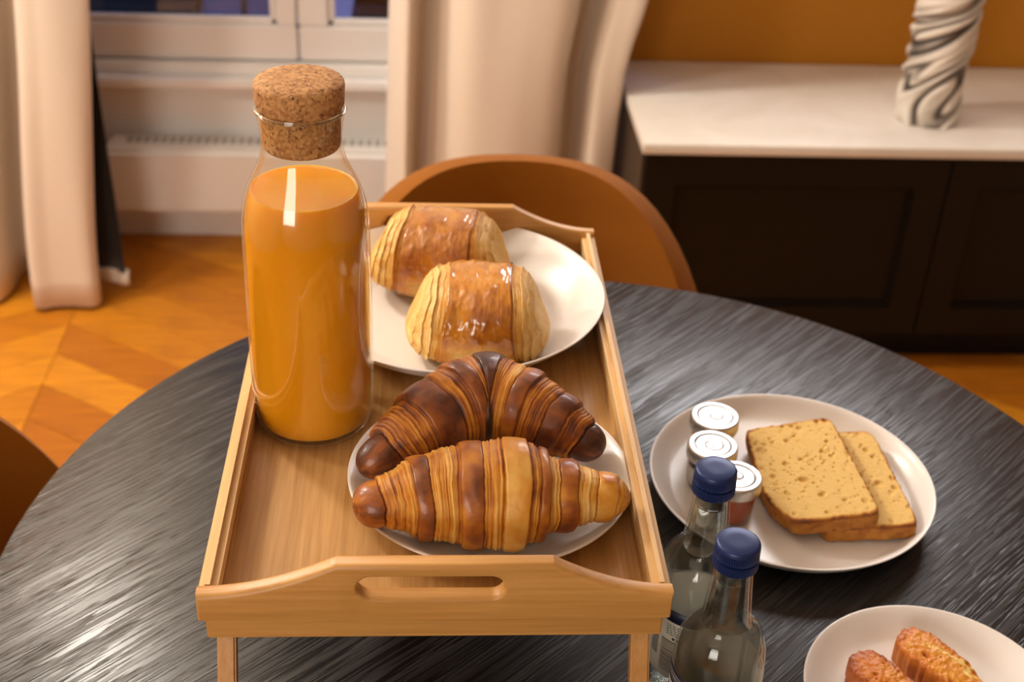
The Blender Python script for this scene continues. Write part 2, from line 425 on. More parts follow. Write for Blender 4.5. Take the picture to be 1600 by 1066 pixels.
# curtains
def curtain_sheet(name, path, z0, z1, mat, parent, sway=None, thick=.004, nz_=40):
    """path: list of (x, y) control points -> smooth pleats, hung from z1 to z0"""
    P = np.array(path); t = np.linspace(0, len(P) - 1, (len(P) - 1) * 14 + 1)
    def cr(p0, p1, p2, p3, u): return .5 * ((2 * p1) + (-p0 + p2) * u + (2 * p0 - 5 * p1 + 4 * p2 - p3) * u * u + (-p0 + 3 * p1 - 3 * p2 + p3) * u ** 3)
    pts = []
    for q in t:
        i = min(int(q), len(P) - 2); u = q - i
        pts.append(cr(P[max(i - 1, 0)], P[i], P[i + 1], P[min(i + 2, len(P) - 1)], u))
    pts = np.array(pts); v = []; f = []; n = len(pts)
    for j in range(nz_ + 1):
        h = j / nz_; z = z0 + (z1 - z0) * h
        for i, (x, y) in enumerate(pts):
            dx, dy = sway(x, y, 1 - h) if sway else (0, 0)
            v.append((x + dx, y + dy + .006 * math.sin(9 * h + i * .13), z))
    for j in range(nz_):
        for i in range(n - 1):
            a = j * n + i; f.append((a, a + 1, a + n + 1, a + n))
    o = pyd(name, v, f, mat, parent, True, at=(0, 0, 0))
    md = o.modifiers.new('thick', 'SOLIDIFY'); md.thickness = thick; md.offset = 0
    return o
cl = thing('curtain', 'cream curtain with a black lining at the left of the window', 'curtain', (0, 0, FZ), group='window curtains')
lean_l = lambda x, y, d: (-.065 * float(sm(.66, 1.0, d)), 0)
curtain_sheet('drape', [(-1.26, 1.99), (-1.14, 1.90), (-1.06, 2.00), (-.97, 2.00), (-.92, 1.91), (-.875, 1.885), (-.856, 1.93), (-.846, 2.02), (-.806, 2.03), (-.797, 1.92), (-.780, 1.862), (-.74, 1.862), (-.695, 1.868), (-.662, 1.874), (-.652, 1.885)],
              .012, 2.45, LINEN, cl, lean_l)
curtain_sheet('lining', [(-.80, 1.925), (-.75, 1.93), (-.70, 1.925), (-.676, 1.915)], .055, 2.45, BLACKOUT, cl, lambda x, y, d: (.006 * float(sm(.8, 1, d)), .03 * d))
curtain_sheet('lining_hem', [(-.80, 1.952), (-.75, 1.957), (-.70, 1.95), (-.664, 1.940)], .028, .060, LINEN, cl, None, .008, 2)
cr_ = thing('curtain', 'cream curtain hanging behind the far chair, right of the window', 'curtain', (0, 0, FZ), group='window curtains')
curtain_sheet('drape', [(-.083, 1.94), (-.068, 1.905), (-.046, 1.878), (-.036, 1.885), (-.026, 1.95), (-.006, 1.98), (.006, 1.945), (.034, 1.905), (.074, 1.876), (.13, 1.864), (.20, 1.854), (.262, 1.864), (.292, 1.90), (.305, 1.965), (.338, 1.985), (.352, 1.93), (.365, 1.885), (.395, 1.872), (.420, 1.880), (.428, 1.905)],
              .012, 2.45, LINEN, cr_, lambda x, y, d: (-max(0, d - .70) * .07 - .034 * float(sm(.69, .785, d)) * max(0, (x + .09) / .5) ** 2, 0))
rod = thing('curtain_rod', 'dark metal curtain rod above the window', 'curtain rod', (-.42, 1.93, 1.735))
bm = bmesh.new(); bmesh.ops.create_cone(bm, cap_ends=True, segments=24, radius1=.012, radius2=.012, depth=2.3, matrix=Matrix.Rotation(math.pi / 2, 4, 'Y'))
bme('pole', bm, METAL_BLACK, rod, True, at=(0, 0, 0))
for k in (-1.05, .95): box('bracket', k - .012, k + .012, .012, WY - 1.93, -.012, .012, METAL_BLACK, rod, at=(0, 0, 0))

# sideboard
SX0, SX1, SF = .402, 2.22, 1.655
sb = thing('sideboard', 'low black sideboard with white marble top against the ochre wall', 'sideboard', (SX0, SF, FZ))
SZ = .49                       # underside of the top
def sbx(name, x0, x1, y0, y1, z0, z1, mat, par=None, bevel=0): return box(name, x0, x1, y0, y1, z0, z1, mat, par or sb, bevel, 2, (0, 0, 0))
SW = SX1 - SX0; SD = WY - SF - .005
LIT_SIDE = plain('black_lacquer_lit', (.050, .030, .016), .5)  # black lacquer, with the light on the end panel painted in as brown
sbx('carcass', .006, SW - .02, .026, SD, .085, SZ, LACQUER)
sbx('side_panel', -.001, .006, .012, SD, .085, SZ, LIT_SIDE); sbx('plinth', .04, SW - .04, .06, SD - .02, 0, .085, LACQUER)
tp = sbx('marble_top', -.006, SW + .01, -.012, SD, SZ, SZ + .022, MARBLE, None, .003)
for a, b in ((.004, .600), (.604, 1.200), (1.204, SW - .022)):
    bm = bmesh.new(); z0, z1 = .090, SZ - .006; fr = .062
    add_box(bm, a, b, 0, .024, z0, z0 + fr); add_box(bm, a, b, 0, .024, z1 - fr, z1)
    add_box(bm, a, a + fr, 0, .024, z0 + fr, z1 - fr); add_box(bm, b - fr, b, 0, .024, z0 + fr, z1 - fr)
    bmesh.ops.remove_doubles(bm, verts=bm.verts, dist=1e-5)
    d = bme('door', bm, LACQUER, sb, at=(0, 0, 0))
    sbx('door_panel', a + fr - .001, b - fr + .001, .012, .022, z0 + fr - .001, z1 - fr + .001, LACQUER, d)
    bm = bmesh.new()                      # quarter-round bead round the panel
    for q in ((a + fr, b - fr, z0 + fr, z0 + fr + .009), (a + fr, b - fr, z1 - fr - .009, z1 - fr), (a + fr, a + fr + .009, z0 + fr + .009, z1 - fr - .009), (b - fr - .009, b - fr, z0 + fr + .009, z1 - fr - .009)):
        add_box(bm, q[0], q[1], .004, .0125, q[2], q[3])
    bmesh.ops.bevel(bm, geom=bm.edges[:], offset=.003, segments=2, affect='EDGES')
    bme('bead', bm, LACQUER, d, at=(0, 0, 0))
# swirled vase
def vase():
    o = []; N, H = 220, 150; R, HT = .060, .34
    v, g = [], []
    for j in range(H + 1):
        h = j / H; z = HT * h
        for i in range(N):
            a = 2 * math.pi * i / N
            tw = a - (2.2 * h + 7.5 * h * h)
            wv = noise.noise(Vector((math.cos(tw) * 1.2, math.sin(tw) * 1.2, h * 3.0)))
            s = math.sin(4 * tw + 7.0 * wv + 3 * h); s2 = math.sin(9 * tw + 13 * wv - 6 * h)
            gr = max(0, .42 - .5 * (.70 * s + .50 * s2))
            r = R * (1.0 + .07 * s + .02 * s2) * (1 - .10 * h + .10 * h * h)
            v.append((r * math.cos(a), r * math.sin(a), z)); g.append(min(1, gr))
    f = []
    for j in range(H):
        for i in range(N):
            a, b = j * N + i, j * N + (i + 1) % N; f.append((a, b, b + N, a + N))
    c0 = len(v); v.append((0, 0, 0)); g.append(.3)
    c1 = len(v)
    for i in range(N): p = v[H * N + i]; v.append((p[0] * .86, p[1] * .86, HT)); g.append(.2)
    c2 = len(v)
    for i in range(N): p = v[H * N + i]; v.append((p[0] * .82, p[1] * .82, HT - .2)); g.append(.9)
    c3 = len(v); v.append((0, 0, HT - .2)); g.append(1)
    for i in range(N):
        k = (i + 1) % N
        f += [(i, c0, k), (H * N + i, H * N + k, c1 + k, c1 + i), (c1 + i, c1 + k, c2 + k, c2 + i), (c2 + i, c2 + k, c3)]
    o = pyd('swirl_vase', v, f, SWIRL, None, True, (.985, 1.795, FZ + SZ + .022))
    attr(o, 'groove', g); fix_normals(o)
    return tag(o, 'black and white swirled ceramic vase standing on the white sideboard top', 'vase')
vase()

# ================================================================== chairs
def chair(loc, rz, label):
    t = thing('dining_chair', label, 'chair', loc, rz, 'ochre velvet chairs round the table')
    # backrest shell: local frame faces -y, seat at .46
    A, NU, NV = .26, 44, 22; v = []; f = []
    for i in range(NU + 1):
        d = A * math.sin(math.pi / 2 * (-1 + 2 * i / NU)); q = max(0, 1 - (abs(d) / A) ** 4)
        zt = .39 + .41 * math.sqrt(q)
        for j in range(NV + 1):
            h = j / NV; z = .36 + (zt - .36) * h
            y = .215 - 2.4 * d * d + .05 * (z - .45) / .3
            v.append((d, y, z))
    for i in range(NU):
        for j in range(NV):
            a = i * (NV + 1) + j; f.append((a, a + NV + 1, a + NV + 2, a + 1))
    o = pyd('backrest', v, f, VELVET, t, True, (0, 0, 0))
    md = o.modifiers.new('s', 'SOLIDIFY'); md.thickness = .034; md.offset = 0
    md = o.modifiers.new('b', 'BEVEL'); md.width = .012; md.segments = 3; md.limit_method = 'ANGLE'; md.angle_limit = math.radians(50)
    # seat
    v, f = [], []; n = 64; rows = []
    for r, z in ((0, .40), (.8, .40), (.95, .41), (1, .43), (.99, .455), (.92, .475), (.7, .483), (0, .485)):
        st = len(v)
        for k in range(n):
            a = 2 * math.pi * k / n; c, s = math.cos(a), math.sin(a); q = (abs(c) ** 2.8 + abs(s) ** 2.8) ** (-1 / 2.8)
            v.append((r * .225 * c * q, r * .215 * s * q - .02, z))
        rows.append(st)
    for a, b in zip(rows, rows[1:]):
        for k in range(n): f.append((a + k, a + (k + 1) % n, b + (k + 1) % n, b + k))
    pyd('seat', v, f, VELVET, t, True, (0, 0, 0))
    for sx in (-1, 1):
        for sy in (-1, 1):
            bm = bmesh.new(); bmesh.ops.create_cone(bm, cap_ends=True, segments=16, radius1=.009, radius2=.015, depth=.402)
            for vv in bm.verts:
                k = .5 - vv.co.z / .402
                vv.co += Vector((sx * (.15 + .05 * k), -.02 + sy * (.13 + .05 * k), .201))
            bme('leg', bm, METAL_BLACK, t, True, (0, 0, 0))
    return t
chair((.105, .665, FZ), 0, 'ochre velvet chair pushed in at the far side, in front of the curtain')
chair((-.33, .27, FZ), math.radians(82), 'ochre velvet chair at the left edge of the black table')

# ================================================================== table
TC, TR = (.1405, .2155), .512
tb = thing('dining_table', 'round black stained oak table with visible grain', 'table', (TC[0], TC[1], FZ))
lathe('tabletop', [(0, T - .028), (TR - .016, T - .028), (TR - .004, T - .020), (TR - .0005, T - .008), (TR, T - .003), (TR - .0008, T - .001), (TR - .003, T), (TR * .5, T), (0, T)], OAK, tb, 256, (0, 0, 0), 30)
lathe('pedestal', [(0, .03), (.05, .03), (.05, T - .05), (.14, T - .028), (0, T - .028)], METAL_BLACK, tb, 64, (0, 0, 0))
lathe('foot_plate', [(0, 0), (.27, 0), (.27, .012), (.25, .018), (.06, .032), (0, .032)], METAL_BLACK, tb, 96, (0, 0, 0))

# ================================================================== bed tray
ZS, ZR, TL, HW = .1443, .1755, .522, .1555
tr = thing('bed_tray', 'bamboo bed tray with raised handled ends standing on the black table', 'tray', (0, TL / 2, 0))
def tv(bm): bmesh.ops.translate(bm, vec=(0, -TL / 2, 0), verts=bm.verts); return bm
bm = bmesh.new(); add_box(bm, -HW + .009, HW - .009, .009, TL - .009, ZS - .006, ZS); bme('tray_bottom', tv(bm), BAMBOO_Y, tr, at=(0, 0, 0))
def end_panel(y0, y1, hc, hw2):
    """profile in xz with a slot, extruded along y"""
    bm = bmesh.new(); zb = .155
    top = []
    ha, hb = hc - hw2, hc + hw2
    N = 24
    for i in range(N + 1):
        t = i / N; x = -HW + (ha + HW) * t; top.append((x, ZR + .0255 * (t ** 1.9)))
    for i in range(N + 1):
        t = 1 - i / N; x = HW - (HW - hb) * t; top.append((x, ZR + .0255 * (t ** 1.9))) if 0 else top.append((hb + (HW - hb) * (i / N), ZR + .0255 * ((1 - i / N) ** 1.9)))
    sc, sw, sz0, sz1 = hc - .009, .0475, .1725, .1905; sr = (sz1 - sz0) / 2; zm = (sz0 + sz1) / 2
    tx, tz = zip(*top); RD = .0038
    def slot_half(x, g):
        d = abs(x - sc); w_, r_ = sw + g, sr + g
        if d >= w_ - 1e-6: return 0.0
        return r_ if d <= w_ - r_ else math.sqrt(max(0, r_ * r_ - (d - w_ + r_) ** 2))
    def slot_xs(g): return [(sw - sr) + (sr + g) * math.sin(math.radians(q)) for q in range(0, 91, 9)]
    cols = sorted(set(round(v_, 6) for v_ in tx))
    layers = [(y0 + RD * (1 - math.cos(math.radians(q))), RD * (1 - math.sin(math.radians(q)))) for q in (0, 22.5, 45, 67.5, 90)]
    layers += [(y1 - (yy - y0), g) for yy, g in layers[::-1]]
    sx_loop = [sc + v_ for v_ in slot_xs(0)]
    def loops(y, g):
        o_ = [(-HW + g * .5, y, zb)] + [(max(-HW + g * .5, min(HW - g * .5, x)), y, float(np.interp(x, tx, tz)) - g) for x in cols] + [(HW - g * .5, y, zb)]
        h_ = []
        for sgn_x, sgn_z, rev in ((1, 1, False), (1, -1, True), (-1, -1, False), (-1, 1, True)):
            seq = slot_xs(g * .7); seq = seq[::-1] if rev else seq
            for v_ in seq: h_.append((sc + sgn_x * v_, y, zm + sgn_z * slot_half(sc + sgn_x * v_, g * .7)))
        return o_, h_
    LV_ = [loops(*q) for q in layers]
    for which in (0, 1):
        rows_ = [[bm.verts.new(p) for p in lv[which]] for lv in LV_]
        m_ = len(rows_[0])
        for ra, rb in zip(rows_, rows_[1:]):
            for k in range(m_):
                q = [ra[k], ra[(k + 1) % m_], rb[(k + 1) % m_], rb[k]]
                try: bm.faces.new(q)
                except ValueError: pass
    for y, g in (layers[0], layers[-1]):           # flat front and back, in columns round the slot
        gs = g * .7
        xs = sorted(set(cols + [round(sc + t_ * v_, 6) for v_ in slot_xs(gs) for t_ in (-1, 1)]))
        xs = [v_ for i_, v_ in enumerate(xs) if i_ == 0 or v_ - xs[i_ - 1] > 2e-5]
        def V(x, z): return bm.verts.new((max(-HW + g * .5, min(HW - g * .5, x)), y, z))
        for xa, xb in zip(xs, xs[1:]):
            ta, tb = float(np.interp(xa, tx, tz)) - g, float(np.interp(xb, tx, tz)) - g; ha_, hb_ = slot_half(xa, gs), slot_half(xb, gs)
            ca_ = zm if abs(xa - sc) < sw + .006 else min(zm, (zb + ta) / 2); cb_ = zm if abs(xb - sc) < sw + .006 else min(zm, (zb + tb) / 2)
            bm.faces.new([V(xa, zb), V(xb, zb), V(xb, cb_ - hb_), V(xa, ca_ - ha_)]); bm.faces.new([V(xa, ca_ + ha_), V(xb, cb_ + hb_), V(xb, tb), V(xa, ta)])
    bmesh.ops.remove_doubles(bm, verts=bm.verts, dist=1.5e-5)
    bmesh.ops.dissolve_degenerate(bm, edges=bm.edges[:], dist=1e-6)
    o = bme('end_panel', tv(bm), BAMBOO_X, tr, at=(0, 0, 0)); smooth_angle(o, 28)
    return o
end_panel(0, .013, .005, .070)
end_panel(TL - .013, TL, .005, .070)
for s in (-1, 1):
    bm = bmesh.new(); xa, xb = sorted((s * HW, s * (HW - .0125)))
    add_box(bm, xa, xb, .0125, TL - .0125, .155, ZR - .0003)
    bmesh.ops.bevel(bm, geom=[e for e in bm.edges if abs((e.verts[0].co - e.verts[1].co).y) > .1], offset=.0045, segments=4, affect='EDGES')
    smooth_angle(bme('side_rail', tv(bm), BAMBOO_RAIL, tr, at=(0, 0, 0)))
    bm = bmesh.new(); xa, xb = sorted((s * (HW - .0045), s * (HW - .0125))); add_box(bm, xa, xb, .012, TL - .012, .136, .155)
    bme('side_apron', tv(bm), BAMBOO_Y, tr, at=(0, 0, 0))
for y0 in (.0035, TL - .0115):
    bm = bmesh.new(); add_box(bm, -HW + .0045, HW - .0045, y0, y0 + .008, .1355, .1551)
    bmesh.ops.bevel(bm, geom=bm.edges[:], offset=.001, segments=2, affect='EDGES')
    bme('end_apron', tv(bm), BAMBOO_X, tr, at=(0, 0, 0))
def leg(x0, x1, yt, yb):
    bm = bmesh.new(); add_box(bm, x0, x1, yt - .0065, yt + .0065, 0, .138)
    for vv in bm.verts:
        if vv.co.z < .01: vv.co.y += yb - yt
    bmesh.ops.bevel(bm, geom=bm.edges[:], offset=.0015, segments=2, affect='EDGES')
    return bme('leg', tv(bm), BAMBOO_Z, tr, at=(0, 0, 0))
for x0, x1 in ((-.1465, -.134), (.1325, .1455)):
    leg(x0, x1, .022, -.045); leg(x0, x1, TL - .022, TL + .045)
for y in (.022, TL - .022):
    k = .35; yy = y + (-.0400 if y < .1 else .0400)
    bm = bmesh.new(); add_box(bm, -.134, .1325, yy - .005, yy + .005, .050, .062); bme('crossbar', tv(bm), BAMBOO_X, tr, at=(0, 0, 0))

# ================================================================== carafe
CX, CY = -.0975, .2395
ca = thing('carafe', 'glass carafe of orange juice with cork stopper on the bamboo tray', 'carafe', (CX, CY, ZS))
out = [(0, .0), (.030, .0), (.0385, .0008), (.0435, .004), (.0462, .010), (.0475, .020), (.0480, .040), (.0478, .10), (.0474, .15), (.0472, .172), (.0466, .183), (.0450, .194), (.0424, .204), (.0388, .213), (.0350, .221), (.0318, .228), (.0297, .235), (.0288, .242), (.0290, .250), (.0300, .258), (.0310, .264), (.0318, .2672)]
inn = [(max(r - .0019, 0), z + (.004 if i < 4 else 0)) for i, (r, z) in enumerate(out)]
inn[0] = (0, .0045)
lip = [(.0321, .2682), (.0318, .2694), (.0308, .2697), (.0301, .2690)]
lathe('carafe_glass', out + lip + inn[::-1], CARAFE_GLASS, ca, 128, (0, 0, 0), 50)
tor = [(.0314 + .0013 * math.cos(2 * math.pi * k / 16), .2684 + .0013 * math.sin(2 * math.pi * k / 16)) for k in range(17)]
lathe('glass_rim', tor, RIM_GLASS, ca, 128, (0, 0, 0), 180)
LV = .2065
jp = [(0, .0048), (.028, .0048), (.036, .0054)] + [(r - .0024, z) for r, z in out[4:] if z < LV - .002]
rl = np.interp(LV, [z for r, z in out[6:]], [r for r, z in out[6:]]) - .0024
jp += [(rl, LV), (rl - .0008, LV - .0004), (rl - .003, LV - .0010), (0, LV - .0011)]
lathe('orange_juice', jp, JUICE, ca, 128, (0, 0, 0), 50)
st = lathe('cork_stopper', [(0, .2395), (.0262, .2395), (.0272, .2405), (.0278, .2430), (.0285, .2660), (.0298, .2700), (.0311, .2725), (.0317, .2855), (.0314, .2875), (.0303, .2888), (.020, .2900), (0, .2904)], CORK, ca, 96, (0, 0, 0), 60)

# ================================================================== plates
def plate(name, label, loc, R, zr, flat, group='white dinner plates'):
    prof = [(0, .0022), (R * .45, .0022), (R * .5, .0006), (R * .53, 0), (R * .56, .0008), (flat, .0032)]
    n = 10
    for i in range(1, n + 1):
        t = i / n; prof.append((flat + (R - .0012 - flat) * t, .0032 + (zr - .0052) * t ** 1.6))
    prof += [(R - .0002, zr - .001), (R - .0004, zr - .0003), (R - .0012, zr), (R - .0024, zr - .0004)]
    for i in range(n - 1, -1, -1):
        t = i / n; prof.append((flat + (R - .0034 - flat) * t, .0064 + (zr - .0070) * t ** 1.6))
    prof += [(flat * .5, .0060), (0, .0058)]
    o = lathe(name, prof, CERAMIC, None, 160, loc, 40)
    return tag(o, label, 'plate', group)
PB = (.0150, .3905); PC = (.0400, .1455); PT = (.3320, .3230); PR = (.3820, .0499)
plate('dinner_plate', 'white plate under the two chocolate rolls at the far end of the tray', (*PB, ZS), .1365, .036, .088)
plate('side_plate', 'white plate under the two croissants at the near end of the tray', (*PC, ZS), .1060, .021, .078)
plate('dinner_plate', 'white plate on the table holding jam jars and cake slices', (*PT, 0), .1320, .0225, .110)
plate('side_plate', 'white plate in the lower right corner holding golden cake bars', (*PR, 0), .1010, .021, .074)

# ================================================================== pastries
def surface(name, P, bake, layer, mat, label, cat, group, base):
    """P: (N, M, 3) closed in M; poles at both ends"""
    N, Mm = P.shape[:2]; v = P.reshape(-1, 3) - np.array(base); f = []
    idx = np.arange(N * Mm).reshape(N, Mm)
    a = idx[:-1]; b = idx[1:]; a2 = np.roll(a, -1, 1); b2 = np.roll(b, -1, 1)
    f = np.stack([a, a2, b2, b], -1).reshape(-1, 4).tolist()
    f.append(idx[0].tolist()[::-1]); f.append(idx[-1].tolist())
    o = pyd(name, v, f, mat, None, True, base)
    fix_normals(o)
    attr(o, 'bake', bake.reshape(-1)); attr(o, 'layer', layer.reshape(-1))
    return tag(o, label, cat, group)

def croissant(label, spine, env, bands, floor_z, seed, aspect=1.0, dark=0.0, lean=.05, N=520, Mm=150):
    """bands: (s_end, kind, bake) from s=-1 to 1; kind 's' skin or 'l' layered edge"""
    S = np.linspace(-1, 1, N); TH = np.linspace(0, 2 * np.pi, Mm, endpoint=False)
    C = np.array([spine(s) for s in S]); tg = np.gradient(C, axis=0); tg /= np.linalg.norm(tg, axis=1)[:, None]
    nrm = np.stack([-tg[:, 1], tg[:, 0], np.zeros(N)], 1); nrm /= np.linalg.norm(nrm, axis=1)[:, None]
    up = np.cross(tg, nrm)
    es, er = zip(*env)
    ends = [-1.0] + [b[0] for b in bands]
    P = np.zeros((N, Mm, 3)); BK = np.zeros((N, Mm)); LY = np.zeros((N, Mm))
    ends_a = np.array(ends)
    for j, th in enumerate(TH):
        c, s_ = math.cos(th), math.sin(th)           # c: along nrm (back), s_: up
        wob = .030 * np.array([noise.noise(Vector((x * 2.5 + seed, c * 1.1, s_ * 1.1))) for x in S])
        u = S + lean * S * (-c * .5) + wob            # bands lean a little round the roll
        u = np.clip(u + .006 * np.array([noise.noise(Vector((x * 12 + seed, c * 5, s_ * 5))) for x in S]), -1, 1)
        k = np.clip(np.searchsorted(ends_a, u, side='right') - 1, 0, len(bands) - 1)
        a, b = ends_a[k], ends_a[k + 1]; t = (u - a) / (b - a)
        kind = np.array([0 if bands[i][1] == 's' else 1 for i in k]); bk = np.array([bands[i][2] for i in k])
        r_env = np.interp(u, es, er); rmax = max(er)
        lv = np.array([np.interp((ends_a[q] + ends_a[q + 1]) / 2, es, er) for q in range(len(bands))])
        sk = np.array([q for q in range(len(bands)) if bands[q][1] == 's'])
        r_skin = lv[k] * .72 + r_env * .28
        r = np.where(kind == 0, r_skin + .030 * rmax * np.sin(np.pi * np.clip(t, 0, 1)) ** .7, r_env * .965)
        edge = np.minimum(t, 1 - t) * (b - a)
        nn = np.array([noise.fractal(Vector((x * 5 + seed, c * 1.5, s_ * 1.5)), 1, 2, 3) for x in S])
        n4 = np.array([noise.noise(Vector((x * 11, c * 1.6, s_ * 1.6 + seed))) for x in S])
        stri = .5 + .75 * np.array([noise.noise(Vector((x * 62 + seed, c * .55, s_ * .55))) + .55 * noise.noise(Vector((x * 150 + seed, c * .8, s_ * .8))) for x in u])
        r = r + np.where(kind == 1, .045 * rmax * (stri - .5), 0) * np.clip(r_env / rmax * 1.2, .3, 1)
        r = r - np.where(kind == 0, .040, .015) * rmax * np.exp(-(edge / .006) ** 2)
        r = r + .030 * rmax * nn * np.clip(r_env / rmax * 1.2, 0, 1)
        r = r * np.clip(np.sqrt(np.clip(1 - np.abs(S) ** 18, 0, 1)), .02, 1)
        off = nrm * (c * r * aspect)[:, None] + up * (s_ * r)[:, None]
        P[:, j] = C + off
        BK[:, j] = bk + dark + np.where(kind == 1, .34 * (.5 - stri) + .10 * n4, .05 * np.sin(np.pi * t) - .05) + .20 * nn - .14 * np.clip(-s_ - .05, 0, 1) + .10 * np.exp(-(edge / .006) ** 2)
        LY[:, j] = kind
    z = P[:, :, 2]; lo = floor_z + .0008
    soft = .006; d = z - lo
    P[:, :, 2] = np.where(d < soft, lo + soft * np.exp(np.minimum((d - soft) / soft, 0)) - soft * math.exp(-6) * 0, z)
    P[:, :, 2] = np.maximum(P[:, :, 2], lo)
    base = (float(C[N // 2][0]), float(C[N // 2][1]), floor_z)
    return surface('croissant', P, np.clip(BK, 0, 1), LY, CROISSANT, label, 'croissant', 'croissants', base)

PZ = ZS + .006
# near croissant
env1 = [(-1, .010), (-.93, .0140), (-.82, .0180), (-.66, .0220), (-.62, .0255), (-.45, .0300), (-.3, .0340), (-.12, .0365), (.05, .0385), (.24, .0370), (.34, .0320), (.42, .0268), (.56, .0236), (.7, .0195), (.82, .0165), (.93, .0145), (1, .011)]
def sp1(s):
    return (.0395 + .0985 * s, 0.0935 - .009 * s * s * (s < 0) + .001 * s * s * (s > 0), PZ + .034 - .005 * s * s)
bands1 = [(-.80, 's', .66), (-.58, 'l', .42), (-.45, 's', .66), (-.28, 'l', .34), (-.24, 'l', .55), (-.08, 's', .63), (.06, 'l', .36), (.24, 's', .27), (.31, 'l', .40), (.39, 's', .60), (.46, 'l', .30), (.60, 's', .60), (.74, 'l', .16), (.90, 's', .36), (1, 'l', .26)]
croissant('golden brown croissant nearest the tray handle, lying across the plate', sp1, env1, bands1, PZ, 3.1, 1.10, .045)
# far croissant, darker
env2 = [(-1, .008), (-.93, .0125), (-.8, .0195), (-.62, .0255), (-.45, .0305), (-.25, .0345), (-.08, .0370), (.06, .0375), (.25, .0350), (.45, .0305), (.62, .0260), (.8, .0200), (.93, .0140), (1, .008)]
def sp2(s):
    a = math.sqrt(s * s + .03) - math.sqrt(.03)
    return (.0350 + .0910 * s, .2010 - .062 * a + .012 * s, PZ + .0385 - .020 * abs(s) ** 2.4)
bands2 = [(-.78, 's', .74), (-.55, 'l', .60), (-.34, 's', .72), (-.22, 'l', .55), (-.10, 's', .68), (-.03, 'l', .46), (.13, 's', .84), (.20, 'l', .52), (.28, 'l', .44), (.40, 's', .68), (.56, 'l', .50), (.70, 's', .74), (.83, 'l', .54), (1, 's', .84)]
croissant('dark baked croissant behind the golden one on the same plate', sp2, env2, bands2, PZ, 8.3, .98, .045)

def choc_roll(label, c, L, D, H, rz, seed, skin=(-.50, .56), bakes=(.47, .30), fz=PZ):
    N, Mm = 420, 220
    S = np.linspace(-1, 1, N); TH = np.linspace(0, 2 * np.pi, Mm, endpoint=False)
    P = np.zeros((N, Mm, 3)); BK = np.zeros((N, Mm)); LY = np.zeros((N, Mm))
    for j, th in enumerate(TH):
        cy, cz = math.cos(th), math.sin(th)
        n1 = np.array([noise.fractal(Vector((x * 2.2 + seed, cy * 1.1, cz * 1.1)), 1, 2, 4) for x in S])
        n2 = np.array([noise.fractal(Vector((x * 7 + seed, cy * 4, cz * 4)), 1, 2, 4) for x in S])
        wl = .035 * noise.noise(Vector((seed, cy * 1.4, cz * 1.4)))
        a, b = skin[0] + wl, skin[1] + wl * .7
        side = np.where(S < a, (a - S) / (1 + a), np.where(S > b, (S - b) / (1 - b), 0))      # 0 on the skin .. 1 at the end
        ends = side > 0
        e = np.sqrt(np.clip(1 - side ** 2.0, 0, 1))
        lay = np.clip(side, 0, 1)
        n3 = np.array([noise.noise(Vector((x * 3.0 + seed, cy * .9, cz * .9 + 5))) for x in S])
        ph = lay ** .85 * 4.6 + .55 * n1 + .35 * n3
        saw = ph % 1.0; fine = np.abs(((ph * 3.0 + .8 * n2) % 1.0) * 2 - 1)
        wid = .6 + .4 * np.sin(np.floor(ph) * 2.4 + seed)
        terr = np.where(ends, -.015 + .075 * wid * (1 - saw) ** 1.3 - .050 + .016 * (fine - .5), 0)
        p = 2.5
        q = (abs(cy) ** p + abs(cz) ** p) ** (-1 / p)
        # front lower side slopes forward to a lip, top bulges
        low = max(0, -cz); fr = max(0, -cy)
        ry = D * (1 + .10 * fr * low); rz_ = H
        k = (.36 + .64 * e) * (1 + terr) + np.where(ends, 0, .028 * np.sin(np.pi * (S - a) / (b - a)) ** .5 * 1.0) + .045 * n1 + np.where(ends, .012, .010) * n2
        crease = math.exp(-((th - 1.12 * math.pi) / .10) ** 2)      # fold line low on the near side
        k = k - np.where(ends, .0, .035 * crease) * (1 + n1)
        step = .022 * (np.exp(-((S - a + .015) / .012) ** 2) + np.exp(-((S - b - .015) / .012) ** 2))
        k = k - step
        P[:, j, 0] = L * S * (1.05 - .13 * cz); P[:, j, 1] = ry * cy * q * k; P[:, j, 2] = fz + H * .96 + rz_ * cz * q * k
        pale = sm(.55, .85, -cz * .75 - cy * .60 + .25 * n1) * sm(1.0, .55, np.abs(S - (a + b) / 2 - .05) / (b - a) * 1.9)
        bkskin = bakes[0] + .16 * n1 + .05 * n2 + .10 * sm(.0, .8, -cy) * sm(-.5, .3, cz) - .42 * pale
        bkend = bakes[1] + .15 * (saw - .45) + .12 * (.5 - fine) + .16 * n2 - .20 * sm(0, .5, lay) + .10 * max(0, -cz)
        BK[:, j] = np.where(ends, bkend, bkskin) + .22 * np.exp(-((S - b + .01) / .02) ** 2) * (cz > -.3)
        LY[:, j] = np.where(ends, 1, .55 * pale)
    z = P[:, :, 2]; lo = fz + .0006; soft = .008; d = z - lo
    P[:, :, 2] = np.maximum(np.where(d < soft, lo + soft * np.exp(np.minimum((d - soft) / soft, 0)) - .001, z), lo)
    R2 = np.array([[math.cos(rz), -math.sin(rz)], [math.sin(rz), math.cos(rz)]])
    P[:, :, :2] = P[:, :, :2] @ R2.T
    P[:, :, 0] += c[0]; P[:, :, 1] += c[1]
    return surface('chocolate_roll', P, np.clip(BK, 0, 1), LY, PAIN, label, 'pastry', 'chocolate rolls', (c[0], c[1], fz))
choc_roll('glossy golden chocolate roll in front, nearest the croissants', (.0365, .3430), .0535, .0530, .0355, math.radians(-4), 2.2)
choc_roll('glossy chocolate roll behind the other one, beside the carafe', (.0035, .4480), .0565, .0500, .0345, math.radians(-10), 11.7, (-.50, .60), (.50, .36), PZ + .003)

